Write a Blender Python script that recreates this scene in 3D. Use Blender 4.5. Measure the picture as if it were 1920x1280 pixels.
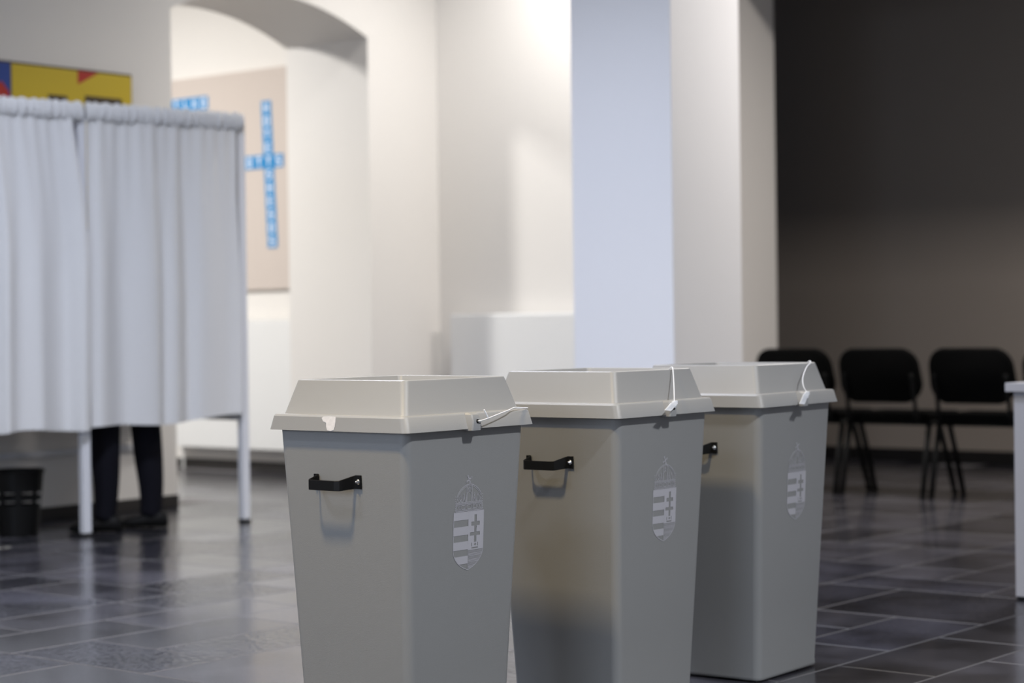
import bpy, bmesh, math, random
from mathutils import Vector, Matrix
random.seed(7)
for o in list(bpy.data.objects): bpy.data.objects.remove(o)
S = bpy.context.scene
COL = S.collection
PI = math.pi

# ------------------------------------------------------------------ camera
CAM_H, TH, PITCH, ROLL = .95, .6832, -.0088, .0133
cd = bpy.data.cameras.new('camera'); cam = bpy.data.objects.new('camera', cd); COL.objects.link(cam)
cd.lens = 70; cd.sensor_width = 36; cd.clip_start = .05; cd.clip_end = 100
cd.dof.use_dof = True; cd.dof.focus_distance = 4.45; cd.dof.aperture_fstop = 2.8
cam.matrix_world = (Matrix.Translation((0, 0, CAM_H)) @ Matrix.Rotation(TH, 4, 'Z') @
                    Matrix.Rotation(PI/2 + PITCH, 4, 'X') @ Matrix.Rotation(-ROLL, 4, 'Z'))
S.camera = cam

# ------------------------------------------------------------------ world, lights, exposure
W = bpy.data.worlds.new('world'); S.world = W; W.use_nodes = True
W.node_tree.nodes['Background'].inputs[0].default_value = (.62, .74, 1, 1)
W.node_tree.nodes['Background'].inputs[1].default_value = .6
S.view_settings.view_transform = 'Standard'; S.view_settings.look = 'None'
S.view_settings.gamma = 1; S.view_settings.use_curve_mapping = False
S.view_settings.exposure = 0.0

def area(name, loc, target, size, power, col, spread=180):
    l = bpy.data.lights.new(name, 'AREA'); l.shape = 'RECTANGLE'; l.size, l.size_y = size
    l.energy = power; l.color = col; l.spread = math.radians(spread)
    o = bpy.data.objects.new(name, l); COL.objects.link(o); o.location = loc
    d = Vector(target) - Vector(loc)
    o.rotation_euler = d.to_track_quat('-Z', 'Y').to_euler()
    return o
WARM = (1, .86, .70); NEUT = (1, .95, .88); COOL = (.74, .84, 1)
CEIL = 3.8
LIGHTS = [
    ('ceiling_lamp_bins', (-2.95, 1.7, 3.72), (-2.95, 1.7, 0), (.3, .3), 72, (1.000, 0.778, 0.431), 140),
    ('fill_lamp_near', (0.1, 3.4, 3.72), (0.1, 3.4, 0), (.3, .3), 134, (0.922, 0.953, 1.000), 140),  # unseen fill, added to brighten the bin faces
    ('fill_lamp_left', (-4.6, 0.8, 3.72), (-4.6, 0.8, 0), (.4, .4), 31, (0.710, 0.806, 1.000), 140),  # unseen fill, added for more light on pillar and bin fronts
    ('ceiling_lamp_hall', (-5.1, 4.5, 3.72), (-5.1, 4.5, 0), (.4, .4), 106, (0.803, 0.848, 1.000), 135),
    ('ceiling_lamp_corner', (-6.75, 8.45, 3.72), (-6.75, 8.45, 0), (.5, .5), 45, (1.000, 0.978, 0.956), 150),
    ('ceiling_lamp_chairs', (-3.6, 8.7, 3.72), (-3.6, 8.7, 0), (.4, .4), 112, (1.000, 0.938, 0.884), 160),
    ('ceiling_lamp_arch_room', (-10.4, 6.3, 3.72), (-10.4, 6.3, 0), (.4, .4), 240, (1.000, 0.983, 0.954), 176),
    ('daylight_window_front', (-3.0, -2.60, 1.9), (-3.0, 6, 1.9), (4.6, 2.0), 110, (0.709, 0.818, 1.000)),
    ('daylight_window_right', (3.72, 3.6, 1.9), (-4, 3.6, 1.9), (4.6, 2.0), 12, (0.833, 0.917, 1.000)),
]
for L in LIGHTS: area(*L)

# ------------------------------------------------------------------ helpers
def mat(name, col, rough=.6, spec=.5, metal=0, noise=0, nscale=8, bump=0, bscale=200, sheen=0):
    m = bpy.data.materials.new(name); m.use_nodes = True
    nt = m.node_tree; b = nt.nodes['Principled BSDF']
    b.inputs['Base Color'].default_value = (*col, 1); b.inputs['Roughness'].default_value = rough
    b.inputs['Specular IOR Level'].default_value = spec; b.inputs['Metallic'].default_value = metal
    if sheen: b.inputs['Sheen Weight'].default_value = sheen
    geo = None
    if noise or bump: geo = nt.nodes.new('ShaderNodeNewGeometry')
    if noise:
        n = nt.nodes.new('ShaderNodeTexNoise'); n.inputs['Scale'].default_value = nscale; n.inputs['Detail'].default_value = 5
        nt.links.new(geo.outputs['Position'], n.inputs['Vector'])
        r = nt.nodes.new('ShaderNodeMapRange'); r.inputs[3].default_value = 1-noise; r.inputs[4].default_value = 1+noise
        nt.links.new(n.outputs['Fac'], r.inputs[0])
        x = nt.nodes.new('ShaderNodeMix'); x.data_type = 'RGBA'; x.blend_type = 'MULTIPLY'; x.inputs[0].default_value = 1
        x.inputs[6].default_value = (*col, 1); nt.links.new(r.outputs[0], x.inputs[7]); nt.links.new(x.outputs[2], b.inputs['Base Color'])
    if bump:
        n = nt.nodes.new('ShaderNodeTexNoise'); n.inputs['Scale'].default_value = bscale; n.inputs['Detail'].default_value = 3
        nt.links.new(geo.outputs['Position'], n.inputs['Vector'])
        bp = nt.nodes.new('ShaderNodeBump'); bp.inputs['Strength'].default_value = bump; bp.inputs['Distance'].default_value = .002
        nt.links.new(n.outputs['Fac'], bp.inputs['Height']); nt.links.new(bp.outputs[0], b.inputs['Normal'])
    return m

def obj(name, data, m, parent=None, smooth=False):
    """data: bmesh or (verts, faces) or Mesh"""
    if isinstance(data, bpy.types.Mesh): me = data
    else:
        me = bpy.data.meshes.new(name)
        if isinstance(data, bmesh.types.BMesh):
            bmesh.ops.recalc_face_normals(data, faces=data.faces); data.to_mesh(me); data.free()
        else: me.from_pydata(data[0], [], data[1]); me.update()
        for mm in (m if isinstance(m, (list, tuple)) else [m]): me.materials.append(mm)
        if smooth:
            for p in me.polygons: p.use_smooth = True
    o = bpy.data.objects.new(name, me); COL.objects.link(o)
    if parent: o.parent = parent
    return o
def thing(name, label, cat, loc=(0, 0, 0), rz=0, group=None):
    o = bpy.data.objects.new(name, None); COL.objects.link(o); o.location = loc; o.rotation_euler.z = rz
    o.empty_display_size = .1
    return tag(o, label, cat, group)
def tag(o, label, cat, group=None):
    o['label'] = label; o['category'] = cat
    if group: o['group'] = group
    return o
def struct(o, label=None):
    o['kind'] = 'structure'
    if label: o['label'] = label
    return o
def box(bm, x0, x1, y0, y1, z0, z1):
    v = [bm.verts.new((x, y, z)) for x in (x0, x1) for y in (y0, y1) for z in (z0, z1)]
    for f in ((0,1,3,2),(4,6,7,5),(0,4,5,1),(2,3,7,6),(0,2,6,4),(1,5,7,3)): bm.faces.new([v[i] for i in f])
    return v
def boxm(*a, bev=0, seg=2):
    bm = bmesh.new(); box(bm, *a)
    if bev: bmesh.ops.bevel(bm, geom=bm.edges[:], offset=bev, segments=seg, affect='EDGES', profile=.5)
    return bm
def rring(w, d, r, z, n=5):
    """rounded rectangle ring: w along y, d along x"""
    pts = []
    for cx, cy, a0 in ((d/2-r, w/2-r, 0), (-d/2+r, w/2-r, PI/2), (-d/2+r, -w/2+r, PI), (d/2-r, -w/2+r, 1.5*PI)):
        for i in range(n+1):
            a = a0 + PI/2*i/n; pts.append((cx+r*math.cos(a), cy+r*math.sin(a), z))
    return pts
def loft(bm, rings, cap0=False, cap1=False, closed=True):
    R = [[bm.verts.new(p) for p in r] for r in rings]; n = len(R[0])
    for a, b in zip(R, R[1:]):
        for i in range(n if closed else n-1):
            j = (i+1) % n; bm.faces.new((a[i], a[j], b[j], b[i]))
    if cap0: bm.faces.new(R[0][::-1])
    if cap1: bm.faces.new(R[-1])
    return R
def tube(bm, pts, r, n=8, caps=True, radii=None):
    pts = [Vector(p) for p in pts]; rings = []; up = None
    for i, p in enumerate(pts):
        t = (pts[min(i+1, len(pts)-1)] - pts[max(i-1, 0)]).normalized()
        if up is None:
            up = Vector((0, 0, 1)) if abs(t.z) < .9 else Vector((1, 0, 0))
        a = t.cross(up).normalized(); b = a.cross(t).normalized(); up = b
        rr = radii[i] if radii else r
        rings.append([p + (a*math.cos(2*PI*k/n) + b*math.sin(2*PI*k/n))*rr for k in range(n)])
    loft(bm, rings, caps, caps)
def tubem(*a, **k):
    bm = bmesh.new(); tube(bm, *a, **k); return bm
def smooth_pts(pts, n=6):
    pts = [Vector(p) for p in pts]; out = []
    for i in range(len(pts)-1):
        p0, p1, p2, p3 = pts[max(i-1, 0)], pts[i], pts[i+1], pts[min(i+2, len(pts)-1)]
        for k in range(n):
            t = k/n
            out.append(.5*((2*p1) + (p2-p0)*t + (2*p0-5*p1+4*p2-p3)*t*t + (3*p1-p0-3*p2+p3)*t**3))
    return out + [pts[-1]]

# ------------------------------------------------------------------ materials
M = {}
M['wall'] = mat('wall_paint', (.80, .77, .73), .75, .3, bump=.08, bscale=120)
M['ceil'] = mat('ceiling_paint', (.8, .79, .77), .8, .2)
M['taupe'] = mat('taupe_paint', (.27, .235, .205), .7, .3, noise=.03, nscale=2)
M['board'] = mat('board_felt', (.60, .53, .48), .9, .1)
M['skirt'] = mat('skirting_tile', (.030, .027, .026), .45, .4, noise=.1)
M['pillar'] = mat('pillar_paint', (.89, .89, .90), .7, .3, bump=.06, bscale=120)
M['grout'] = mat('grout', (.15, .145, .15), .6, .4)
M['bin'] = mat('bin_plastic', (.28, .28, .275), .42, .45, bump=.25, bscale=900)
M['lid'] = mat('lid_plastic', (.34, .34, .34), .4, .45, bump=.2, bscale=900)
M['print'] = mat('emblem_print', (.48, .47, .50), .5, .4)
M['black'] = mat('black_plastic', (.004, .004, .004), .5, .25)
M['chrome'] = mat('screw_steel', (.75, .76, .78), .22, .5, 1)
M['white'] = mat('white_plastic', (.86, .87, .9), .45, .4)
M['tape'] = mat('torn_tape', (.78, .76, .77), .6, .3, noise=.2, nscale=120)
M['tagprint'] = mat('tag_print', (.5, .51, .56), .6, .3)
M['dark'] = mat('dark_hole', (.006, .006, .006), .8, .1)
M['post'] = mat('white_metal', (.72, .73, .76), .4, .5)
M['rubber'] = mat('rubber_foot', (.03, .028, .026), .7, .3)
M['fabric'] = mat('chair_fabric', (.0035, .0035, .0035), .95, .04, bump=.3, bscale=700)
M['chairmetal'] = mat('chair_metal', (.003, .003, .003), .55, .2)
M['desk'] = mat('desk_laminate', (.40, .40, .43), .45, .4)
M['radiator'] = mat('radiator_enamel', (.80, .80, .79), .35, .5)
M['trouser'] = mat('trouser_cloth', (.006, .006, .010), .9, .15)
M['jacket'] = mat('jacket_cloth', (.03, .032, .04), .9, .15)
M['skin'] = mat('skin', (.55, .36, .27), .5, .4)
M['hair'] = mat('hair', (.03, .02, .014), .7, .3)
M['shoe'] = mat('shoe_leather', (.004, .004, .004), .6, .2)
M['yellow'] = mat('yellow_print', (.62, .45, .015), .5, .4)
M['blue'] = mat('blue_print', (.01, .05, .28), .5, .4)
M['red'] = mat('red_print', (.45, .02, .008), .5, .4)
M['ink'] = mat('dark_print', (.05, .03, .01), .5, .4)
M['card'] = mat('blue_card', (.03, .25, .55), .6, .3)
M['letter'] = mat('white_letter', (.85, .88, .92), .6, .3)
def cloth_mat():
    m = mat('curtain_cloth', (.77, .77, .765), .9, .1, bump=.15, bscale=500)
    nt = m.node_tree; b = nt.nodes['Principled BSDF']; out = nt.nodes['Material Output']
    tr = nt.nodes.new('ShaderNodeBsdfTranslucent'); tr.inputs[0].default_value = (.72, .74, .76, 1)
    mx = nt.nodes.new('ShaderNodeMixShader'); mx.inputs[0].default_value = .08
    nt.links.new(b.outputs[0], mx.inputs[1]); nt.links.new(tr.outputs[0], mx.inputs[2]); nt.links.new(mx.outputs[0], out.inputs[0])
    return m
M['cloth'] = cloth_mat()
def tile_mat(name, col, decor=False):
    m = mat(name, col, .3, .5)
    nt = m.node_tree; b = nt.nodes['Principled BSDF']; L = nt.links.new
    geo = nt.nodes.new('ShaderNodeNewGeometry'); inf = nt.nodes.new('ShaderNodeObjectInfo')
    n = nt.nodes.new('ShaderNodeTexNoise'); n.inputs['Scale'].default_value = 3.5; n.inputs['Detail'].default_value = 6
    L(geo.outputs['Position'], n.inputs['Vector'])
    a = nt.nodes.new('ShaderNodeMath'); a.operation = 'MULTIPLY_ADD'; a.inputs[1].default_value = .9; a.inputs[2].default_value = .5
    L(inf.outputs['Random'], a.inputs[0])
    r = nt.nodes.new('ShaderNodeMapRange'); r.inputs[1].default_value = .3; r.inputs[2].default_value = .7; r.inputs[3].default_value = .45; r.inputs[4].default_value = 1.7
    L(n.outputs['Fac'], r.inputs[0])
    k = nt.nodes.new('ShaderNodeMath'); k.operation = 'MULTIPLY'; L(a.outputs[0], k.inputs[0]); L(r.outputs[0], k.inputs[1])
    x = nt.nodes.new('ShaderNodeMix'); x.data_type = 'RGBA'; x.blend_type = 'MULTIPLY'; x.inputs[0].default_value = 1
    x.inputs[6].default_value = (*col, 1); L(k.outputs[0], x.inputs[7]); L(x.outputs[2], b.inputs['Base Color'])
    rr = nt.nodes.new('ShaderNodeMapRange'); rr.inputs[3].default_value = .13; rr.inputs[4].default_value = .24
    L(n.outputs['Fac'], rr.inputs[0]); L(rr.outputs[0], b.inputs['Roughness'])
    v = nt.nodes.new('ShaderNodeTexVoronoi' if decor else 'ShaderNodeTexNoise'); v.inputs['Scale'].default_value = 45 if decor else 60
    L(geo.outputs['Position'], v.inputs['Vector'])
    bp = nt.nodes.new('ShaderNodeBump'); bp.inputs['Strength'].default_value = .9 if decor else .15; bp.inputs['Distance'].default_value = .0015
    L(v.outputs[0], bp.inputs['Height']); L(bp.outputs[0], b.inputs['Normal'])
    return m
M['tile'] = tile_mat('slate_tile', (.036, .035, .042))
M['tile_decor'] = tile_mat('slate_tile_relief', (.032, .032, .042), True)

# ------------------------------------------------------------------ setting: shell
XW, XB = -8.1, -8.784           # faces of the arched wall
YC, YF = 9.25, 9.15             # outer wall in the hall / in the arch room
JL, JR, SPR, RISE = 7.105, 8.632, 2.655, .17
def wall(name, m, *boxes):
    bm = bmesh.new()
    for b in boxes: box(bm, *b)
    return struct(obj(name, bm, m))
fl = struct(obj('floor', boxm(-14, 4, -3, 14, -.12, -.0025), M['grout']))
struct(obj('ceiling', boxm(-14, 4, -3, 14, CEIL, CEIL+.15), M['ceil']))
# arched wall as one extruded outline
def arch_wall():
    bm = bmesh.new(); N = 28
    half = (JR-JL)/2; Rr = (half*half + RISE*RISE)/(2*RISE); cy = (JL+JR)/2; cz = SPR+RISE-Rr
    a0 = math.asin(half/Rr)
    arc = [(cy+Rr*math.sin(-a0+2*a0*i/N), cz+Rr*math.cos(-a0+2*a0*i/N)) for i in range(N+1)]
    fr = {}
    for X in (XW, XB):
        def V(y, z): return bm.verts.new((X, y, z))
        bl, tl, jl0 = V(-3, 0), V(-3, CEIL), V(JL, 0)
        A = [V(y, z) for y, z in arc]; T = [V(y, CEIL) for y, z in arc]
        jr0, br, tr = V(JR, 0), V(YC, 0), V(YC, CEIL)
        bm.faces.new((bl, jl0, A[0], T[0], tl)); bm.faces.new((jr0, br, tr, T[-1], A[-1]))
        for i in range(N): bm.faces.new((A[i], A[i+1], T[i+1], T[i]))
        fr[X] = [jl0] + A + [jr0]
        fr[X, 'o'] = [bl, tl] + T + [tr, br]
    for k in (XW, (XW, 'o')):
        k2 = XB if k == XW else (XB, 'o')
        a, b = fr[k], fr[k2]
        for i in range(len(a)-1): bm.faces.new((a[i], a[i+1], b[i+1], b[i]))
    return bm
aw = struct(obj('wall_left', arch_wall(), M['wall']))
wall('wall_arch_room', M['wall'], (-14, XB, YF, YF+.3, 0, CEIL), (-14.2, -14, -3, YF, 0, CEIL))
wall('wall_rear', M['wall'], (XB, -6.3, YC, 10.26, 0, CEIL))
wall('wall_lintel', M['wall'], (-6.3, 4, 9.85, 10.26, 2.93, CEIL))
wall('wall_end', M['taupe'], (-14, 4, 11.95, 12.2, 0, CEIL))
wall('wall_right', M['wall'], (3.8, 4, -3, 1.2, 0, CEIL), (3.8, 4, 6.0, 11.95, 0, CEIL), (3.8, 4, 1.2, 6.0, 0, .85), (3.8, 4, 1.2, 6.0, 2.95, CEIL))
wall('wall_front', M['wall'], (XW, -5.5, -2.9, -2.65, 0, CEIL), (-.5, 3.8, -2.9, -2.65, 0, CEIL), (-5.5, -.5, -2.9, -2.65, 0, .85), (-5.5, -.5, -2.9, -2.65, 2.95, CEIL))
bs = .065
def board(name, *b): struct(obj(name, boxm(*b, bev=.003, seg=1), M['skirt']))
board('baseboard_left', XW+.001, XW+.013, -2.5, JL, .0005, bs)
board('baseboard_jamb', XB, XW+.013, JR-.013, JR-.001, .0005, bs)
board('baseboard_corner', XW+.001, XW+.013, JR, YC-.013, .0005, bs)
board('baseboard_rear', XW+.014, -6.3, YC-.013, YC-.001, .0005, bs)
board('baseboard_arch_room', -13.5, XB-.02, YF-.013, YF-.001, .0005, bs)
struct(obj('baseboard_end', boxm(-10, 3.5, 11.937, 11.949, .0005, .085, bev=.003, seg=1), mat('dark_skirting', (.010, .009, .009), .6, .2)))
PX, PY, PS = -4.831, 7.031, .537
struct(obj('wall_pillar', boxm(PX-PS, PX, PY, PY+PS+.005, 0, CEIL, bev=.004, seg=2), M['pillar']))
bm = bmesh.new()
for b in ((PX-PS-.012, PX+.012, PY-.012, PY-.001), (PX+.001, PX+.012, PY-.001, PY+PS)): box(bm, *b, .0005, bs)
struct(obj('baseboard_pillar', bm, M['skirt']))

# ------------------------------------------------------------------ floor tiles (module .30 m, mixed formats)
MOD, A0, B0 = .298, 5.09-.298*20, -2.465-.298*40
meshes = {}
def tile_mesh(nx, ny, decor):
    k = (nx, ny, decor)
    if k not in meshes:
        g = .0030; x, y = nx*MOD-g, ny*MOD-g; c = .0014
        v = [(g, g, -.006), (x, g, -.006), (x, y, -.006), (g, y, -.006), (g, g, -c), (x, g, -c), (x, y, -c), (g, y, -c),
             (g+c, g+c, 0), (x-c, g+c, 0), (x-c, y-c, 0), (g+c, y-c, 0)]
        f = [(0,1,5,4), (1,2,6,5), (2,3,7,6), (3,0,4,7), (4,5,9,8), (5,6,10,9), (6,7,11,10), (7,4,8,11), (8,9,10,11)]
        me = bpy.data.meshes.new('tile'); me.from_pydata(v, [], f); me.materials.append(M['tile_decor'] if decor else M['tile']); me.materials.append(M['grout'])
        for p in me.polygons[:8]: p.material_index = 1
        meshes[k] = me
    return meshes[k]
NX, NY = 60, 46
occ = set(); tiles = []
for j in range(NY):
    for i in range(NX):
        if (i, j) in occ: continue
        opts = [(2, 2)]*5 + [(2, 1)]*2 + [(1, 2)]*2 + [(1, 1)]*1
        random.shuffle(opts)
        for nx, ny in opts + [(1, 1)]:
            cells = [(i+a, j+b) for a in range(nx) for b in range(ny)]
            if all(c not in occ and c[0] < NX and c[1] < NY for c in cells): break
        occ.update(cells)
        tiles.append((B0+i*MOD, A0+j*MOD, nx, ny, random.random() < .3))
st, ct = math.sin(TH), math.cos(TH)
vis = []
for t in tiles:
    x, y = t[0]+t[2]*MOD/2, t[1]+t[3]*MOD/2
    right, fwd = x*ct + y*st, -x*st + y*ct
    if y > 11.9 or x < -13.5 or x > 3.5 or y < -2.4: continue
    if XB < x < XW and not JL+.1 < y < JR-.1: continue
    if x < XB and y > 9.0: continue
    inframe = abs(right) < fwd*.262 + .25 and fwd > 5.0
    vis.append((0 if inframe else 1, fwd, t))
vis.sort(key=lambda q: (q[0], q[1]))
rest_v, rest_f = [], []
for n, (inf, fwd, t) in enumerate(vis):
    me = tile_mesh(*t[2:])
    if n < 300:
        o = obj('tile', me, None, fl); o.location = (t[0], t[1], 0)
    else:
        b = len(rest_v); rest_v += [(v.co.x+t[0], v.co.y+t[1], v.co.z) for v in me.vertices]
        rest_f += [tuple(b+i for i in p.vertices) for p in me.polygons]
if rest_v:
    o = obj('outer_tiles', (rest_v, rest_f), M['tile'], fl); o['kind'] = 'stuff'

# ------------------------------------------------------------------ ballot bins
BW = dict(rw=.345, rd=.323, rz=.834, ftw=.4265, ftd=.392, ftz=.759, fbw=.436, fbd=.41, fbz=.725, uw=.388, ud=.359, btw=.404, btd=.378, bbw=.326, bbd=.3085)
def body_bm():
    q = BW; bm = bmesh.new(); Rn = []
    bw = lambda z: q['bbw'] + (q['btw']-q['bbw'])*z/.735
    bd = lambda z: q['bbd'] + (q['btd']-q['bbd'])*z/.735
    Rn += [rring(bw(0)-.03, bd(0)-.03, .02, .008), rring(bw(0)+.002, bd(0)+.002, .022, .006), rring(bw(0)+.005, bd(0)+.005, .024, .009), rring(bw(0)+.005, bd(0)+.005, .024, .014), rring(bw(.026), bd(.026), .022, .024)]
    for z in (.2, .4, .6, .735): Rn.append(rring(bw(z), bd(z), .022, z))
    Rn += [rring(bw(.735)-.006, bd(.735)-.006, .02, .735), rring(bw(.03)-.008, bd(.03)-.008, .02, .03)]
    loft(bm, Rn, True, True)
    # four small feet under the base
    for sx in (-1, 1):
        for sy in (-1, 1): box(bm, sx*.11-.02, sx*.11+.02, sy*.12-.02, sy*.12+.02, .0005, .009)
    return bm
def lid_bm():
    q = BW; bm = bmesh.new()
    Rn = [rring(q['fbw']-.008, q['fbd']-.008, .014, q['fbz']), rring(q['fbw'], q['fbd'], .016, q['fbz']), rring(q['ftw']+.001, q['ftd']+.001, .015, q['ftz']-.004), rring(q['ftw']-.006, q['ftd']-.006, .013, q['ftz']),
          rring(q['uw']+.003, q['ud']+.003, .014, q['ftz']+.0005), rring(q['uw'], q['ud'], .014, q['ftz']+.003)]
    Rn += [rring(q['rw']+.001, q['rd']+.001, .015, q['rz']-.005), rring(q['rw']-.002, q['rd']-.002, .014, q['rz']-.0015), rring(q['rw']-.007, q['rd']-.007, .013, q['rz']),
           rring(q['rw']-.013, q['rd']-.013, .011, q['rz']-.001), rring(q['rw']-.017, q['rd']-.017, .010, q['rz']-.006), rring(q['rw']-.06, q['rd']-.06, .008, q['rz']-.055)]
    loft(bm, Rn, False, True)
    # underside skirt
    loft(bm, [rring(q['fbw']-.008, q['fbd']-.008, .014, q['fbz']), rring(q['ftw']-.010, q['ftd']-.010, .011, q['ftz']-.006)], False, True)
    return bm
def slot_bm():
    q = BW; return boxm(-.012, .012, -.10, .10, q['rz']-.056, q['rz']-.0535)
def lug_bm():
    bm = bmesh.new(); P = []
    for z, xo, h in ((.7215, .215, .015), (.742, .2165, .0145), (.7555, .211, .0125), (.7595, .203, .011)):
        P.append([(.196, -h-.005, z), (xo-.002, -h, z), (xo, -h+.003, z), (xo, h-.003, z), (xo-.002, h, z), (.196, h+.005, z)])
    loft(bm, P, True, True); return bm
def hole_bm():
    bm = bmesh.new(); loft(bm, [[(x, .001+.0042*math.cos(2*PI*i/14), .7415+.0042*math.sin(2*PI*i/14)) for i in range(14)] for x in (.2150, .2172)], True, True); return bm
def face_y(z): return -(BW['bbw'] + (BW['btw']-BW['bbw'])*z/.735)/2
def face_x(z): return (BW['bbd'] + (BW['btd']-BW['bbd'])*z/.735)/2
def handle_bm():
    """flat strap handle on the -y face, feet at x=-.063 and .05"""
    bm = bmesh.new(); yf = face_y(.616) - .0005; zc = .616
    prof = [(-.083, 0, .0135), (-.070, .0, .0138), (-.0675, .006, .0132), (-.066, .032, .0112), (-.060, .038, .0110), (.014, .038, .0108), (.022, .034, .0112), (.035, .004, .0140), (.040, 0, .0145), (.057, 0, .0148)]
    t = .0035; rings = []
    for i, (x, out, h) in enumerate(prof):
        zc = .617 - .007*min(1, out/.03)
        nx = 0
        a, b = prof[max(i-1, 0)], prof[min(i+1, len(prof)-1)]
        d = Vector((b[0]-a[0], -(b[1]-a[1]), 0)).normalized(); n = Vector((d.y, -d.x, 0))   # outward (-y)
        if n.y > 0: n = -n
        p = Vector((x, yf-out, 0))
        rings.append([p+Vector((0, 0, zc-h)), p+n*t+Vector((0, 0, zc-h)), p+n*t+Vector((0, 0, zc+h)), p+Vector((0, 0, zc+h))])
    loft(bm, rings, True, True)
    bmesh.ops.recalc_face_normals(bm, faces=bm.faces)
    bmesh.ops.bevel(bm, geom=[e for e in bm.edges if e.calc_face_angle(0) > .8], offset=.0008, segments=1, affect='EDGES')
    return bm
def screw_bm(x):
    bm = bmesh.new(); yf = face_y(.616) - .004
    R = []
    for r, d in ((.0062, 0), (.0062, .0012), (.0045, .0014), (.0043, .003), (.0025, .0044), (.0023, .0075), (.001, .008)):
        R.append([(x+r*math.cos(2*PI*i/12), yf-d, .6175+r*math.sin(2*PI*i/12)) for i in range(12)])
    loft(bm, R, True, True); return bm
# emblem drawn in millimetres on the +x face (origin: top centre of the shield)
EZ, EY = .5435, .0105
def emb_xform(pts):
    out = []
    sl = (BW['btd']-BW['bbd'])/2/.735
    for x, y, h in pts:
        z = EZ + y/1000; out.append((face_x(z) + .0004 + h, EY + x/1000, z))
    return out
class Flat:
    def __init__(s): s.v = []; s.f = []
    def poly(s, pts, h=.0003):
        b = len(s.v); s.v += [(x, y, h) for x, y in pts]; s.f.append(tuple(range(b, b+len(pts))))
    def line(s, pts, w=.9, closed=False):
        P = [Vector(p) for p in pts]
        if closed: P.append(P[0])
        for a, b in zip(P, P[1:]):
            d = (b-a); L = d.length
            if L < 1e-6: continue
            w *= 1.35; d /= L; n = Vector((-d.y, d.x))*w/2; e = d*w*.35; w /= 1.35
            s.poly([a-e-n, b+e-n, b+e+n, a-e+n])
    def mesh(s): return (emb_xform(s.v), s.f)
def hw(y):                                   # half width of the shield, y mm below its top
    if y <= 80: return 50.5 - .03*y*0
    t = min(1, (y-80)/46); return 50.5*(1-t**2.1)**.72
def shield():
    F = Flat(); n = 252; st_ = 126/n
    for i in range(n):
        y = i*st_ + st_/2; w = hw(y); iv = []
        if y < 17 or 31.5 < y < 50 or 64 < y < 82 or 96 < y < 113: iv.append((-w, -1.2))
        # right half: cross left open, hills hatched
        cuts = []
        if 8 < y < 68: cuts.append((19.3, 27.2))
        if 23 < y < 32: cuts.append((9, 37.6))
        if 46 < y < 53.5: cuts.append((4.8, 39))
        if 79 < y < 81.8: cuts.append((11, 33))
        if 69 < y < 77:
            cuts += [(10.5, 12.6), (31, 33.2)]
            if 70.5 < y < 76: cuts.append((21.8, 24.6))
            if 72 < y < 74.5: cuts.append((19.5, 27))
        hill = y > 85.5 or (y > 83 and 8 < (i*7 % 40)) and y > 84
        if hill:
            if (y % 2.6) < 1.25: iv.append((1.2, w))
        else:
            x = -1.2 if y > 0 else 1
            x = -1.2
            for a, b in sorted(cuts):
                if a > x: iv.append((x, min(a, w)))
                x = max(x, b)
            if x < w: iv.append((x, w))
        for a, b in iv:
            if b > a: F.poly([(a, -y-st_/2), (b, -y-st_/2), (b, -y+st_/2), (a, -y+st_/2)], .0002)
    out = [(-50.5, 0), (50.5, 0)] + [(hw(y), -y) for y in [20, 50, 80]+[80+46*k/16 for k in range(1, 16)]] + [(0, -127)]
    out += [(-hw(y), -y) for y in [80+46*k/16 for k in range(15, 0, -1)]+[80, 50, 20]]
    F.line(out, 1.3, True); F.line([(-.6, 0), (-.6, -126)], .9)
    return F.mesh()
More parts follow.
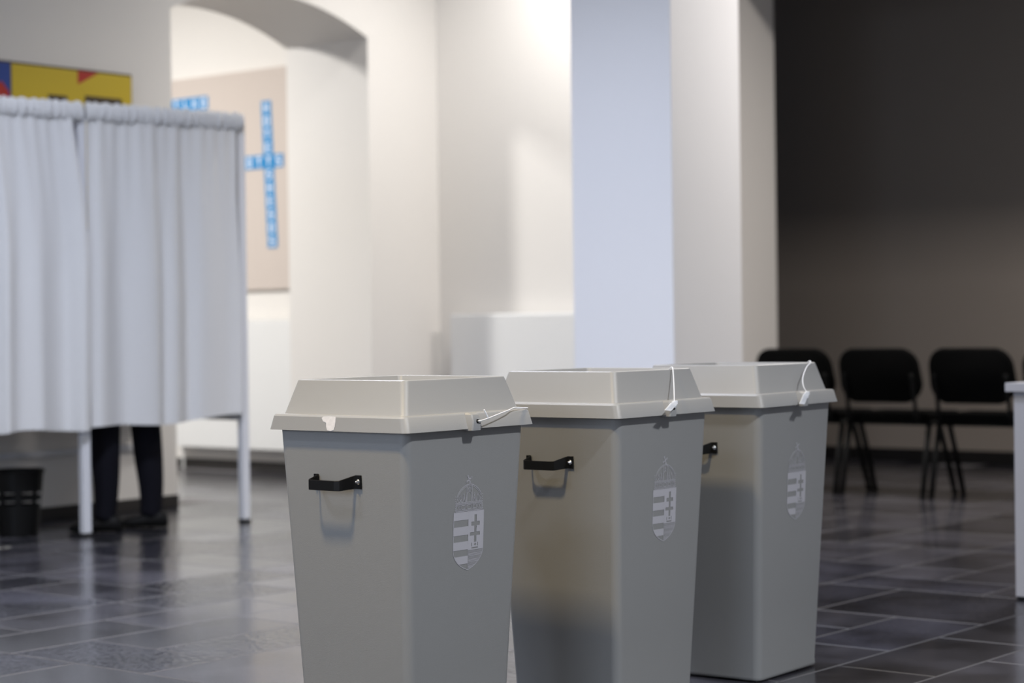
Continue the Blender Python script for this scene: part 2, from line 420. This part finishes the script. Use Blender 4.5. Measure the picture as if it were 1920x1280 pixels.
def crown():
    F = Flat(); arc = lambda cx, cy, rx, ry, a0, a1, n=10: [(cx+rx*math.cos(a0+(a1-a0)*i/n), cy+ry*math.sin(a0+(a1-a0)*i/n)) for i in range(n+1)]
    # circlet
    F.line([(-45, 2.5), (45, 2.5), (43.5, 18.5), (-43.5, 18.5)], 1.1, True)
    F.line([(-44.5, 5), (44.5, 5)], .7); F.line([(-43.8, 16.4), (43.8, 16.4)], .7); F.line([(-43, 21), (43, 21)], 1.0)
    F.line(arc(0, 10.7, 8, 4.6, 0, 2*PI, 16), .9)
    for s in (-1, 1):
        F.line([(s*14, 6.8), (s*25, 6.8), (s*25, 14.6), (s*14, 14.6)], .9, True)
        F.line(arc(s*31, 10.7, 3, 4, 0, 2*PI, 10), .8)
        F.line([(s*36, 6.8), (s*42, 6.8), (s*41.6, 14.6), (s*36, 14.6)], .8, True)
        F.line([(s*11.5, 5), (s*11.5, 16.4)], .6)
        # side pendants and studs
        for y in (4, 9, 14, 19, 24, 29, 34): F.poly([(s*45.5, y), (s*47.4, y+1.2), (s*45.5, y+2.4), (s*43.6, y+1.2)])
        # arches and pinnacles on the circlet
        F.line([(s*13, 22), (s*17.5, 36), (s*22, 22)], 1.0); F.line(arc(s*17.5, 38, 1.7, 1.9, 0, 2*PI, 8), .8)
        F.line([(s*24.5, 22)] + arc(s*29, 29, 4, 5.5, 0 if s < 0 else PI, PI if s < 0 else 0, 8)[:: (1 if s > 0 else -1)] + [(s*33.5, 22)], 1.0)
        F.line(arc(s*29, 37, 1.7, 1.9, 0, 2*PI, 8), .8)
        F.line([(s*36, 22), (s*39.5, 31), (s*43, 22)], .9); F.line([(s*16.2, 24), (s*17.5, 31), (s*18.8, 24)], .6)
        # dome bands
        F.line([(s*42, 33), (s*38, 41), (s*30, 49), (s*20, 55), (s*9, 59)], 1.1)
        F.line([(s*39, 33), (s*35, 39.5), (s*28, 46.5), (s*18, 52.5), (s*9, 56)], .9)
        F.line([(s*9.5, 22), (s*9.5, 59)], 1.0); F.line([(s*7, 46), (s*7, 58)], .7)
    F.line([(-10, 59.3), (10, 59.3)], 1.2); F.line([(-9, 56.5), (9, 56.5)], .7)
    F.line([(-8, 22)] + [(-8, 34)] + arc(0, 36, 8, 8, PI, 0, 12) + [(8, 22)], 1.0)
    F.line(arc(0, 47.5, 2.6, 2.8, 0, 2*PI, 10), 1.0); F.line([(-4, 50.5), (0, 53.5), (4, 50.5)], .9)
    # slanted cross on top
    for a in (PI/2+.5, PI/2+.5+PI/2):
        dx, dy = math.cos(a), math.sin(a)
        cx, cy = -1.5, 70
        L1, L2 = (10, 10) if a < 2.2 else (8, 8)
        F.line([(cx-dx*L1, cy-dy*L1), (cx+dx*L2, cy+dy*L2)], 2.2)
        for s in (-1, 1): F.line(arc(cx+s*dx*9, cy+s*dy*9, 1.8, 1.8, 0, 2*PI, 8), 1.2)
    F.line([(0, 60), (0, 63)], 2)
    return F.mesh()
def tape_bm():
    q = BW; pts = [(-.041, .753), (-.036, .7562), (-.02, .7568), (0, .7564), (.0006, .745), (0, .735), (-.003, .728), (-.012, .7258), (-.022, .7272), (-.0255, .735), (-.0265, .743), (-.036, .746)]
    bm = bmesh.new(); 
    def P(x, z, h):
        w = q['fbw'] + (q['ftw']-q['fbw'])*(z-q['fbz'])/(q['ftz']-q['fbz']); return (x, -w/2-h, z)
    loft(bm, [[P(x, z, h) for x, z in pts] for h in (.0003, .0009)], True, True); return bm
BMESH = {}
def shared(key, fn, m, sm=False):
    if key not in BMESH:
        o = obj(key, fn(), m, None, sm); BMESH[key] = o.data; bpy.data.objects.remove(o)
    return BMESH[key]
def autosmooth(me):
    me.polygons.foreach_set('use_smooth', [True]*len(me.polygons))
    me.set_sharp_from_angle(angle=math.radians(28))
BINS = [((-2.988, 3.281), .009, 'grey plastic ballot bin nearest the camera with torn tape on its lid'),
        ((-2.954, 3.974), .029, 'grey plastic ballot bin in the middle of the row of three'),
        ((-2.958, 4.595), .055, 'grey plastic ballot bin farthest back, in front of the chairs')]
for k, ((x, y), rz, lab) in enumerate(BINS):
    t = thing('ballot_bin', lab, 'ballot box', (x, y, 0), rz, 'row of grey ballot bins')
    b = obj('body', shared('bin_body', body_bm, M['bin']), None, t); autosmooth(b.data); b['label'] = 'darker grey tapered bin body'
    li = obj('lid', shared('bin_lid', lid_bm, M['lid']), None, t); autosmooth(li.data); li['label'] = 'lighter grey raised lid'
    obj('slot', shared('bin_slot', slot_bm, M['dark']), None, li)
    lg = obj('seal_lug', shared('bin_lug', lug_bm, M['lid']), None, li); autosmooth(lg.data)
    obj('hole', shared('bin_hole', hole_bm, M['dark']), None, li)
    h = obj('handle', shared('bin_handle', handle_bm, M['black']), None, t); h['label'] = 'black strap handle'
    for sx in (-.0765, .0485):
        s = obj('screw', shared('bin_screw%d' % (sx > 0), lambda: screw_bm(sx), M['chrome'], True), None, h)
    e = obj('emblem', shared('bin_shield', shield, M['print']), None, t); e['label'] = 'pale printed coat of arms shield with stripes and double cross'
    c = obj('crown', shared('bin_crown', crown, M['print']), None, e); c['label'] = 'pale line-drawn crown with slanted cross'
    if k == 0:
        tp = obj('torn_tape', tape_bm(), M['tape'], li); tp['label'] = 'torn scrap of white tape'
# seals
def cord(name, pts, par, r=.0014): return obj(name, tubem(smooth_pts(pts, 6), r, 6), M['white'], par, True)
def place(k): (x, y), rz, _ = BINS[k]; return (x, y, 0), rz
loc, rz = place(0)
s = thing('security_seal', 'thin white plastic seal cord lying along the rim of the nearest bin', 'seal', loc, rz, 'security seals')
cord('cord', [(.214, .001, .7415), (.221, .004, .742), (.223, .018, .7445), (.222, .032, .7465)], s)
cord('cord', [(.222, .030, .7462), (.219, .07, .7535), (.212, .115, .7605), (.203, .145, .7642), (.197, .18, .7625), (.193, .205, .7612), (.189, .203, .7612), (.188, .17, .7618)], s)
cord('cord', [(.2225, .030, .7455), (.222, .027, .752), (.219, .020, .7655)], s, .0016)
def tag_bm(a, b, w, n, head):
    """flat tag from a (at the lug) to b, width vector w, normal n"""
    a, b, w, n = Vector(a), Vector(b), Vector(w), Vector(n)*.0008; bm = bmesh.new(); d = b-a
    out = [a-w*.4, a+d*.18-w, b-w, b+w, a+d*.18+w, a+w*.4]
    loft(bm, [[p-n for p in out], [p+n for p in out]], True, True); return bm
for k in (1, 2):
    loc, rz = place(k)
    s = thing('security_seal', ['', 'white seal with straight upright cord and tag on the middle bin', 'white seal with curved cord and tag on the farthest bin'][k], 'seal', loc, rz, 'security seals')
    if k == 1:
        cord('cord', [(.2185, .002, .742), (.2215, .003, .750), (.2170, .002, .757), (.2075, .016, .772), (.190, .042, .800), (.1690, .071, .8335), (.161, .076, .8380), (.150, .080, .8300), (.146, .080, .82)], s)
        obj('tag', tag_bm((.2255, -.006, .757), (.2285, -.046, .7375), (.001, .012, -.0015), (1, 0, 0), 0), M['white'], s)
    else:
        cord('cord', [(.2185, .004, .742), (.222, .004, .751), (.218, .001, .758), (.2085, .000, .775), (.195, .024, .798), (.1795, .075, .822), (.1690, .119, .8338), (.161, .126, .8380), (.148, .132, .828)], s)
        obj('tag', tag_bm((.2255, -.012, .758), (.2285, -.048, .7285), (.001, .012, -.001), (1, 0, 0), 0), M['white'], s)
    tg_ = [c for c in s.children if c.name.startswith('tag')][0]
    a_, b_ = [((.2255, -.006, .757), (.2285, -.046, .7375)), ((.2255, -.012, .758), (.2285, -.048, .7285))][k-1]
    a_, b_ = Vector(a_), Vector(b_); bm = bmesh.new()
    for f_ in (-.4, .05, .5):
        w_ = Vector((.001, .012, -.0012))*f_; n_ = Vector((.0011, 0, 0)); d_ = (b_-a_)
        p_ = [a_+d_*.32+w_+n_, a_+d_*.82+w_+n_, a_+d_*.82+w_+n_+Vector((0, .002, 0)), a_+d_*.32+w_+n_+Vector((0, .002, 0))]
        bm.faces.new([bm.verts.new(q_) for q_ in p_])
    obj('print', bm, M['tagprint'], tg_)
    obj('clasp', boxm(.2175, .2245, -.011, .006, .7505, .7595, bev=.001), M['white'], s)

# ------------------------------------------------------------------ voting booth
BR = -.1623; BL = (-7.307, 5.853, 0); BAY = .873; DEP = .60; BH = 1.955
booth = thing('voting_booth', 'white metal frame voting booth hung with pale curtains', 'voting booth', BL, BR)
def tubebox(x, y, w=.042): return boxm(x-w/2, x+w/2, y-w/2, y+w/2, .014, BH, bev=.004)
def wallx(y): return -.803 - .1636*y + .048          # local x of the wall behind the booth
for y in (-BAY, 0, BAY):
    p = obj('post', tubebox(0, y), M['post'], booth)
    obj('foot', boxm(-.023, .023, y-.023, y+.023, .0008, .016, bev=.003), M['rubber'], p)
for n in range(2): obj('top_rail', boxm(-.015, .015, -BAY+n*BAY+.022, n*BAY-.022, BH-.035, BH-.003, bev=.003), M['post'], booth)
for y in (-BAY, 0, BAY):
    for z0, z1 in ((BH-.033, BH-.005), (.495, .520)):
        r_ = obj('side_rail', boxm(wallx(y), -.022, y-.013, y+.013, z0, z1, bev=.003), M['post'], booth)
bm = bmesh.new()
loft(bm, [[(wallx(y)-.036+dx, y, z) for dx, z in ((0, .322), (.022, .322), (.022, .350), (0, .350))] for y in (-BAY, .86)], True, True)
obj('back_rail', bm, M['post'], booth)
for y0, y1, dep, z in ((-BAY+.03, -.03, .50, .74), (.03, BAY-.05, .16, 1.0)):  # unseen shelves, added to shade the wall under the bays
    bm = bmesh.new(); loft(bm, [[(wallx(y)+dx, y, zz) for dx, zz in ((0, z), (dep, z), (dep, z+.02), (0, z+.02))] for y in (y0, y1)], True, True)
    obj('shade_shelf', bm, M['post'], booth)
def sheet(pts_fn, nu, nv):
    v = [pts_fn(i/nu, j/nv) for j in range(nv+1) for i in range(nu+1)]
    f = [(j*(nu+1)+i, j*(nu+1)+i+1, (j+1)*(nu+1)+i+1, (j+1)*(nu+1)+i) for j in range(nv) for i in range(nu)]
    return v, f
for y in (-BAY, 0, BAY):
    def side(u, v, y=y): return (-.024-(-wallx(y)-.036)*u, y+.006*math.sin(u*24+y*9)*(.3+v), BH-.03-(BH-.53)*v)
    o = obj('side_cloth', sheet(side, 40, 10), M['cloth'], booth, True)
XF = .036
def interp(tab, z):
    for (z0, a), (z1, b) in zip(tab, tab[1:]):
        if z0 >= z >= z1: return a + (b-a)*(z0-z)/(z0-z1)
    return tab[-1][1]
def curtain(y0, y1tab, folds, ztop, bottom, seed, amp=.02):
    rnd = random.Random(seed)
    ph = [(rnd.uniform(0, 6.28), rnd.uniform(.7, 1.2)) for _ in range(4)]
    def fn(u, v):
        z0 = ztop; zb = bottom(u)
        z = z0 + (zb-z0)*v
        y1 = interp(y1tab, z); uu = u + .012*math.sin(u*folds*2.3+ph[0][0])*v
        y = y0 + (y1-y0)*u + .010*v*math.sin(u*folds*6.28+ph[1][0])
        A = .005 + amp*min(1, v*2.0)**.8
        w = math.sin(6.28*folds*uu + ph[2][0] + 1.1*math.sin(6.28*uu*1.7+ph[3][0]) + .25*v)
        w2 = math.sin(6.28*folds*.47*uu + ph[1][0] - .6*v)
        w3 = math.sin(6.28*folds*2.6*uu + ph[0][0])*max(0, 1-v*2.5)
        x = XF + A*(.62*w + .5*w2) + .0035*w3
        return (x, y, z)
    return sheet(fn, 220, 40)
def heading(y0, y1, seed):
    rnd = random.Random(seed); N = 260; K = 14; rings = []
    nz = [rnd.uniform(-1, 1) for _ in range(N+1)]
    for i in range(N+1):
        y = y0+(y1-y0)*i/N; a = .002*nz[i] + .005*math.sin(i*.62+seed+1.5*math.sin(i*.13))
        b = .002*nz[(i*7) % N] + .0045*math.sin(i*.47+seed+1.9*math.sin(i*.09))
        ring = []
        for k in range(K):
            t = 2*PI*k/K
            zz = (.044+b)*math.sin(t); ring.append((XF-.003+(.021+a*1.5+.004*math.sin(i*1.9+3*zz/.04))*math.cos(t), y, BH-.006+zz))
        rings.append(ring)
    bm = bmesh.new(); loft(bm, rings, True, True); return bm
c1 = obj('curtain', curtain(.012, [(2, BAY-.045), (1.6, BAY-.05), (1.1, BAY-.03), (.4, BAY-.035)], 4.6, BH-.03, lambda u: .500+.006*math.sin(u*9)+(.03*max(0, u-.45)/.55), 3, .018), M['cloth'], booth, True)
h1 = obj('curtain_heading', heading(.012, BAY-.002, 5), M['cloth'], c1, True)
c2 = obj('curtain', curtain(-BAY+.01, [(2, -.062), (1.87, -.058), (1.7, -.035), (1.5, -.005), (1.3, .008), (.4, .010)], 5, BH-.03, lambda u: .495+.008*math.sin(u*12), 11, .030), M['cloth'], booth, True)
h2 = obj('curtain_heading', heading(-BAY+.01, -.012, 9), M['cloth'], c2, True)
c1['label'] = 'pale curtain of the right bay hiding the voter'; c2['label'] = 'pale curtain of the left bay in deep folds'

# ------------------------------------------------------------------ person behind the curtain
def person():
    FX = Vector((-.776, -.631, 0)); LX = Vector((.631, -.776, 0)); UP = Vector((0, 0, 1))   # facing, person's left, up
    aR, aL = Vector((-7.352, 6.285, 0)), Vector((-7.372, 6.022, 0))      # ankles on the floor
    mid = (aR+aL)/2 - FX*.02
    root = thing('person', 'person in black trousers and black shoes standing behind the booth curtain', 'person', tuple(mid))
    def P(f, l, z): return FX*f + LX*l + UP*z
    verts, edges, rad = [], [], []
    def add(p, r, par=None):
        verts.append(tuple(p)); rad.append(r if isinstance(r, tuple) else (r, r)); i = len(verts)-1
        if par is not None: edges.append((par, i))
        return i
    # the upper body turns to the back of the booth
    F2, L2 = Vector((-.985, -.17, 0)), Vector((.17, -.985, 0)); OFF = Vector((-.075, -.01, 0))
    def Q(f, l, z): return OFF + F2*f + L2*l + UP*z
    pel = add(Q(0, 0, .95), (.125, .11))
    ab = add(Q(.01, 0, 1.10), (.125, .10), pel); ch = add(Q(.0, 0, 1.30), (.14, .105), ab); sh = add(Q(-.01, 0, 1.42), (.11, .08), ch)
    nk = add(Q(.0, 0, 1.50), .055, sh); nk2 = add(Q(.02, 0, 1.56), .055, nk)
    jaw = add(Q(.045, 0, 1.61), (.068, .072), nk2); hd = add(Q(.03, 0, 1.68), (.076, .092), jaw); cr = add(Q(.02, 0, 1.745), (.06, .075), hd)
    for s, an in ((1, aL), (-1, aR)):
        a = an - mid
        hip = add(Q(0, s*.09, .88), .088, pel)
        kn0 = (Q(.01, s*.095, .88)*.5 + (a + UP*.1)*.5) + Vector((.776, .631, 0))*(.022 if s > 0 else .045)
        kn = add(kn0 + FX*.02 + UP*0, .076, hip)
        kn2 = add(kn0*.62 + (a+UP*.1)*.38 + FX*.012, .074, kn)
        calf = add(kn0*.3 + (a+UP*.1)*.7, .063, kn2)
        ank = add(a + UP*.09, .054, calf)
        cuff = add(a + UP*.045 + FX*.01, .060, ank)
        # arm: bent forward, writing
        so = add(Q(-.01, s*.17, 1.40), .056, sh); el = add(Q(.0, s*.22, 1.14), .042, so); wr = add(Q(.17, s*.15, 1.09), .030, el)
        pa = add(Q(.24, s*.12, 1.085), (.034, .018), wr)
        for q, (dl, ln) in enumerate(((-.030, .070), (-.010, .082), (.010, .078), (.028, .062))):
            f1 = add(Q(.275, s*.12+dl, 1.088), .0095, pa); f2 = add(Q(.275+ln*.55, s*.12+dl*1.1, 1.082), .009, f1); f3 = add(Q(.275+ln, s*.12+dl*1.1, 1.065), .0075, f2)
        t1 = add(Q(.225, s*.12-s*.035, 1.085), .011, pa); t2 = add(Q(.255, s*.12-s*.055, 1.075), .0095, t1)
    me = bpy.data.meshes.new('body'); me.from_pydata(verts, edges, []); me.update()
    me.materials.append(M['trouser'])
    o = bpy.data.objects.new('body', me); COL.objects.link(o); o.parent = root
    sk = o.modifiers.new('skin', 'SKIN'); sk.use_smooth_shade = True
    for i, r in enumerate(rad): me.skin_vertices[0].data[i].radius = r
    me.skin_vertices[0].data[0].use_root = True
    sb = o.modifiers.new('sub', 'SUBSURF'); sb.levels = 2; sb.render_levels = 2
    # bake the skin so that materials can follow the body
    dg = bpy.context.evaluated_depsgraph_get(); ev = o.evaluated_get(dg)
    nm = bpy.data.meshes.new_from_object(ev); o.modifiers.clear(); o.data = nm
    nm.materials.clear()
    for k in ('trouser', 'jacket', 'skin'): nm.materials.append(M[k])
    for p in nm.polygons:
        c = p.center; f = (c-OFF).dot(F2); p.use_smooth = True
        p.material_index = 2 if (c.z > 1.50 or (f > .18 and c.z > 1.0)) else (1 if c.z > .93 or (f > .1 and c.z > .9) else 0)
    # face and hair
    bm = bmesh.new(); bmesh.ops.create_uvsphere(bm, u_segments=20, v_segments=12, radius=1, matrix=Matrix.Translation(Q(-.006, 0, 1.725)) @ Matrix.Rotation(math.atan2(F2.y, F2.x), 4, 'Z') @ Matrix.Diagonal((.105, .088, .085, 1)))
    obj('hair', bm, M['hair'], root, True)
    rot = Matrix.Rotation(math.atan2(F2.y, F2.x), 4, 'Z')
    def ell(p, s):
        bm = bmesh.new(); bmesh.ops.create_uvsphere(bm, u_segments=10, v_segments=8, radius=1, matrix=Matrix.Translation(p) @ rot @ Matrix.Diagonal((*s, 1))); return bm
    obj('nose', ell(Q(.128, 0, 1.645), (.016, .012, .022)), M['skin'], root, True)
    obj('mouth', ell(Q(.112, 0, 1.605), (.008, .022, .006)), M['red'], root, True)
    for s in (-1, 1):
        obj('eye', ell(Q(.110, s*.032, 1.672), (.008, .012, .007)), M['white'], root, True)
        obj('ear', ell(Q(.02, s*.084, 1.655), (.02, .010, .03)), M['skin'], root, True)
    # shoes
    for an in (aL, aR):
        a = an - mid; bm = bmesh.new(); rings = []
        for f, w, h, zb in ((-.085, .022, .05, .004), (-.075, .034, .075, .001), (-.03, .038, .085, .001), (.03, .038, .075, .001), (.08, .044, .058, .001), (.13, .048, .050, .001), (.17, .042, .042, .002), (.195, .028, .032, .005), (.203, .012, .022, .009)):
            r = []
            for k in range(14):
                t = 2*PI*k/14; cz = (zb+h)/2; rz_ = (h-zb)/2
                sgn = math.copysign(abs(math.sin(t))**.7, math.sin(t))
                r.append(a + FX*(f*.86-.004) + LX*w*math.cos(t) + UP*(cz+rz_*sgn))
            rings.append(r)
        loft(bm, rings, True, True); obj('shoe', bm, M['shoe'], root, True)
person()

# ------------------------------------------------------------------ waste basket under the left bay
def basket():
    t = thing('waste_basket', 'black plastic waste basket with slotted sides under the booth', 'waste basket', (-7.60, 5.70, 0))
    N = 32; zs = [0.0008, .02, .13, .145, .165, .185, .205, .225, .275, .30]; R = lambda z: .088+.029*z/.3
    v, f = [], []
    for z in zs:
        for i in range(N): v.append((R(z)*math.cos(2*PI*i/N), R(z)*math.sin(2*PI*i/N), z))
    for j in range(len(zs)-1):
        for i in range(N):
            if j in (3, 5) and i % 4 != 0: continue
            f.append((j*N+i, j*N+(i+1) % N, (j+1)*N+(i+1) % N, (j+1)*N+i))
    f.append(tuple(range(N-1, -1, -1)))
    o = obj('shell', (v, f), M['black'], t, False)
    md = o.modifiers.new('thick', 'SOLIDIFY'); md.thickness = .003; md.offset = -1
    bm = bmesh.new(); loft(bm, [[(r*math.cos(2*PI*i/N), r*math.sin(2*PI*i/N), z) for i in range(N)] for r, z in ((.112, .296), (.121, .294), (.122, .305), (.116, .308), (.112, .296))])
    obj('rim', bm, M['black'], t, True)
basket()

# ------------------------------------------------------------------ chairs seen from behind
def rounded_pad(w, h, t, r, n=6, bulge=.0, dip=0):
    """pad in the x-z plane, thickness along y"""
    bm = bmesh.new(); rings = []
    for k, (s, y) in enumerate(((.90, -t/2), (.97, -t*.42), (1, -t*.2), (1, t*.2), (.97, t*.42), (.90, t/2))):
        ring = []
        for cx, cz, a0 in ((w/2-r, h/2-r, 0), (-w/2+r, h/2-r, PI/2), (-w/2+r, -h/2+r, PI), (w/2-r, -h/2+r, 1.5*PI)):
            for i in range(n+1):
                a = a0+PI/2*i/n; x, z = cx+r*math.cos(a), cz+r*math.sin(a)
                if z > 0: x *= 1 - .07*(z/(h/2))
                zz = z - (dip*(1-(x/(w/2))**2) if z < 0 else -.008*(1-(x/(w/2))**2))
                m = 1-(1-s)*min(w, h)/max(w, .001)*.3
                ring.append((x*(1-(1-s)*.25), y+bulge*(x/(w/2))**2, zz*(1-(1-s)*.35)))
        rings.append(ring)
    R = loft(bm, rings, True, True)
    return bm
def chair(loc, label, rz=0):
    t = thing('conference_chair', label, 'chair', loc, rz, 'row of black chairs')
    W = .238
    def sh(k, fn, m, par=t, sm=True, nm=None): return obj(nm or k.split('#')[0], shared('chair_'+k, fn, m, sm), None, par)
    b = sh('backrest', lambda: rounded_pad(.475, .275, .045, .085, bulge=.03, dip=.022), M['fabric'])
    b.location = (0, -.035, .652); b.rotation_euler.x = math.radians(14)
    se = sh('seat', lambda: boxm(-.235, .235, .035, .46, .402, .452, bev=.02, seg=3), M['fabric'])
    for s in (-1, 1):
        sh('leg#r%d' % s, lambda s=s: tubem([(s*W, .09, .395), (s*W, .045, .22), (s*(W+.004), -.005, .0008)], .0155, 8), M['chairmetal'], nm='leg')
        sh('leg#f%d' % s, lambda s=s: tubem([(s*W, .20, .395), (s*W, .28, .22), (s*(W+.004), .37, .0008)], .0155, 8), M['chairmetal'], nm='leg')
        sh('back_upright#%d' % s, lambda s=s: tubem(smooth_pts([(s*.20, .20, .395), (s*.20, .10, .395), (s*.20, .025, .43), (s*.20, -.005, .53), (s*.2, -.035, .66)]), .0115, 8), M['chairmetal'], nm='back_upright')
        sh('seat_rail#%d' % s, lambda s=s: tubem([(s*(W-.004), .06, .394), (s*(W-.004), .44, .394)], .0115, 8), M['chairmetal'], nm='seat_rail')
    sh('cross_rail#a', lambda: tubem([(-W, .10, .394), (W, .10, .394)], .011, 8), M['chairmetal'], nm='cross_rail')
    sh('cross_rail#b', lambda: tubem([(-W, .33, .394), (W, .33, .394)], .011, 8), M['chairmetal'], nm='cross_rail')
    return t
CH0 = -5.17
for k, lab in enumerate(['black upholstered chair half hidden behind the white pillar and farthest bin', 'black upholstered chair in full view just right of the farthest bin',
                         'black upholstered chair in full view nearest the white desk', 'black upholstered chair mostly cut off above the white desk at the right edge']):
    chair((CH0 + (k-1)*.522, 9.455 + (.0, .0, .02, .02)[k], 0), lab)

# ------------------------------------------------------------------ desk at the right edge
d = thing('desk', 'pale grey laminate desk cut off at the right edge', 'desk', (-2.918, 6.253, 0))
obj('desk_top', boxm(-.022, 1.42, -.022, .72, .700, .730, bev=.002), M['desk'], d)
obj('front_panel', boxm(.018, 1.38, .0, .018, .012, .699), M['desk'], d)
for x in (0, 1.382):
    sp_ = obj('side_panel', boxm(x, x+.018, 0, .70, .012, .699), M['desk'], d)
    for y in (.06, .62): obj('foot', boxm(x-.0+.002, x+.03, y-.055, y+.02, .0008, .0125), M['black'], sp_)

# ------------------------------------------------------------------ radiators
def radiator(x0, x1, yw, z0, z1, label):
    t = thing('radiator', label, 'radiator', ((x0+x1)/2, yw, 0), 0, 'wall radiators'); w = (x1-x0)/2
    f = obj('front_panel', boxm(-w, w, -.105, -.088, z0, z1-.012, bev=.004), M['radiator'], t)
    obj('rear_panel', boxm(-w+.01, w-.01, -.045, -.03, z0+.01, z1-.02, bev=.003), M['radiator'], t)
    for s in (-1, 1): obj('side_cover', boxm(s*w-(.004 if s > 0 else 0), s*w+(.004 if s < 0 else 0), -.09, -.025, z0+.01, z1-.006), M['radiator'], t)
    bm = bmesh.new(); n = int((x1-x0)/.03)
    for k in range(n): x = -w+.01+(2*w-.02)*k/(n-1); box(bm, x-.009, x+.009, -.09, -.025, z1-.012, z1-.006)
    obj('top_grille', bm, M['radiator'], t)
    for s in (-1, 1): obj('bracket', boxm(s*w*.7-.015, s*w*.7+.015, -.031, -.0005, z0+.1, z1-.1), M['radiator'], t)
    for s in (-1, 1): obj('pipe', tubem([(s*(w-.06), -.066, z0+.02), (s*(w-.06), -.066, .0008)], .008), M['radiator'], t)
radiator(-10.35, -9.0, YF, .15, 1.005, 'long white radiator under the felt board seen through the arch')
radiator(-7.925, -6.75, YC, .15, 1.02, 'white radiator on the wall just left of the pillar')

# ------------------------------------------------------------------ felt board with letter cards, through the arch
nb = thing('notice_board', 'large taupe board with blue letter cards laid out crosswise', 'notice board', (-10.5, YF, 1.197))
obj('panel', boxm(-2.0, 1.9, -.025, -.001, 0, 1.449, bev=.002), M['board'], nb)
GL = [[(.25,.1,.38,.9),(.62,.1,.75,.9),(.38,.42,.62,.55)], [(.2,.75,.8,.9),(.43,.1,.57,.75)], [(.25,.1,.4,.9),(.4,.77,.75,.9),(.4,.44,.68,.56),(.4,.1,.75,.23)],
      [(.22,.1,.36,.9),(.64,.1,.78,.9),(.36,.77,.64,.9),(.36,.1,.64,.23)], [(.3,.1,.45,.9),(.45,.1,.78,.24)], [(.25,.77,.75,.9),(.25,.5,.4,.77),(.25,.43,.75,.56),(.6,.23,.75,.43),(.25,.1,.75,.23)]]
def card(x, z, g, w=.088):
    x -= -10.5; z -= 1.197
    c = obj('letter_card', boxm(x-w/2, x+w/2, -.0285, -.0255, z-w/2, z+w/2), M['card'], nb)
    bm = bmesh.new()
    for a, b, c1_, d1 in GL[g % 6]: box(bm, x-w*.42+a*w*.84, x-w*.42+c1_*w*.84, -.0297, -.0287, z-w*.42+b*w*.84, z-w*.42+d1*w*.84)
    obj('letter', bm, M['letter'], c)
for k in range(11): card(-9.476+.0042*k, 2.388-.0875*k, [0, 3, 1, 2, 1, 5, 0, 2, 5, 3, 5][k])
for k, g in ((-2, 3), (-1, 1), (1, 5)): card(-9.459+.091*k, 2.036, g)
for k in range(6): card(-10.08-.09*k, 2.468, [3, 0, 4, 1, 5, 2][k])
for k in range(3): card(-9.755-.09*k, 1.886, [2, 1, 3][k])

# ------------------------------------------------------------------ painting on the arched wall
pa = thing('painting', 'bright yellow and blue painted panel with a red triangle above the booth', 'painting', (XW, 6.11, 1.45))
obj('panel', boxm(.001, .028, -.70, .70, 0, .823, bev=.002), M['ink'], pa)
def patch(name, m, pts, x=.0285):
    bm = bmesh.new(); loft(bm, [[(xx, y-6.11, z-1.45) for y, z in pts] for xx in (x, x+.001)], True, True); return obj(name, bm, m, pa)
patch('yellow_field', M['yellow'], [(6.05, 1.46), (6.806, 1.46), (6.806, 2.262), (6.05, 2.262)])
patch('blue_field', M['blue'], [(5.42, 1.46), (6.045, 1.46), (6.045, 2.262), (5.42, 2.262)])
patch('red_triangle', M['red'], [(6.457, 2.192), (6.457, 2.262), (6.59, 2.262)], .0296)
patch('dark_bar', M['ink'], [(6.50, 2.10), (6.74, 2.10), (6.74, 2.14), (6.50, 2.14)], .0296)
patch('dark_bar', M['ink'], [(6.27, 2.09), (6.39, 2.09), (6.39, 2.128), (6.27, 2.128)], .0296)
patch('red_patch', M['red'], [(5.90, 1.9), (6.035, 1.9), (6.035, 2.12), (5.99, 2.17), (5.90, 2.12)], .0296)
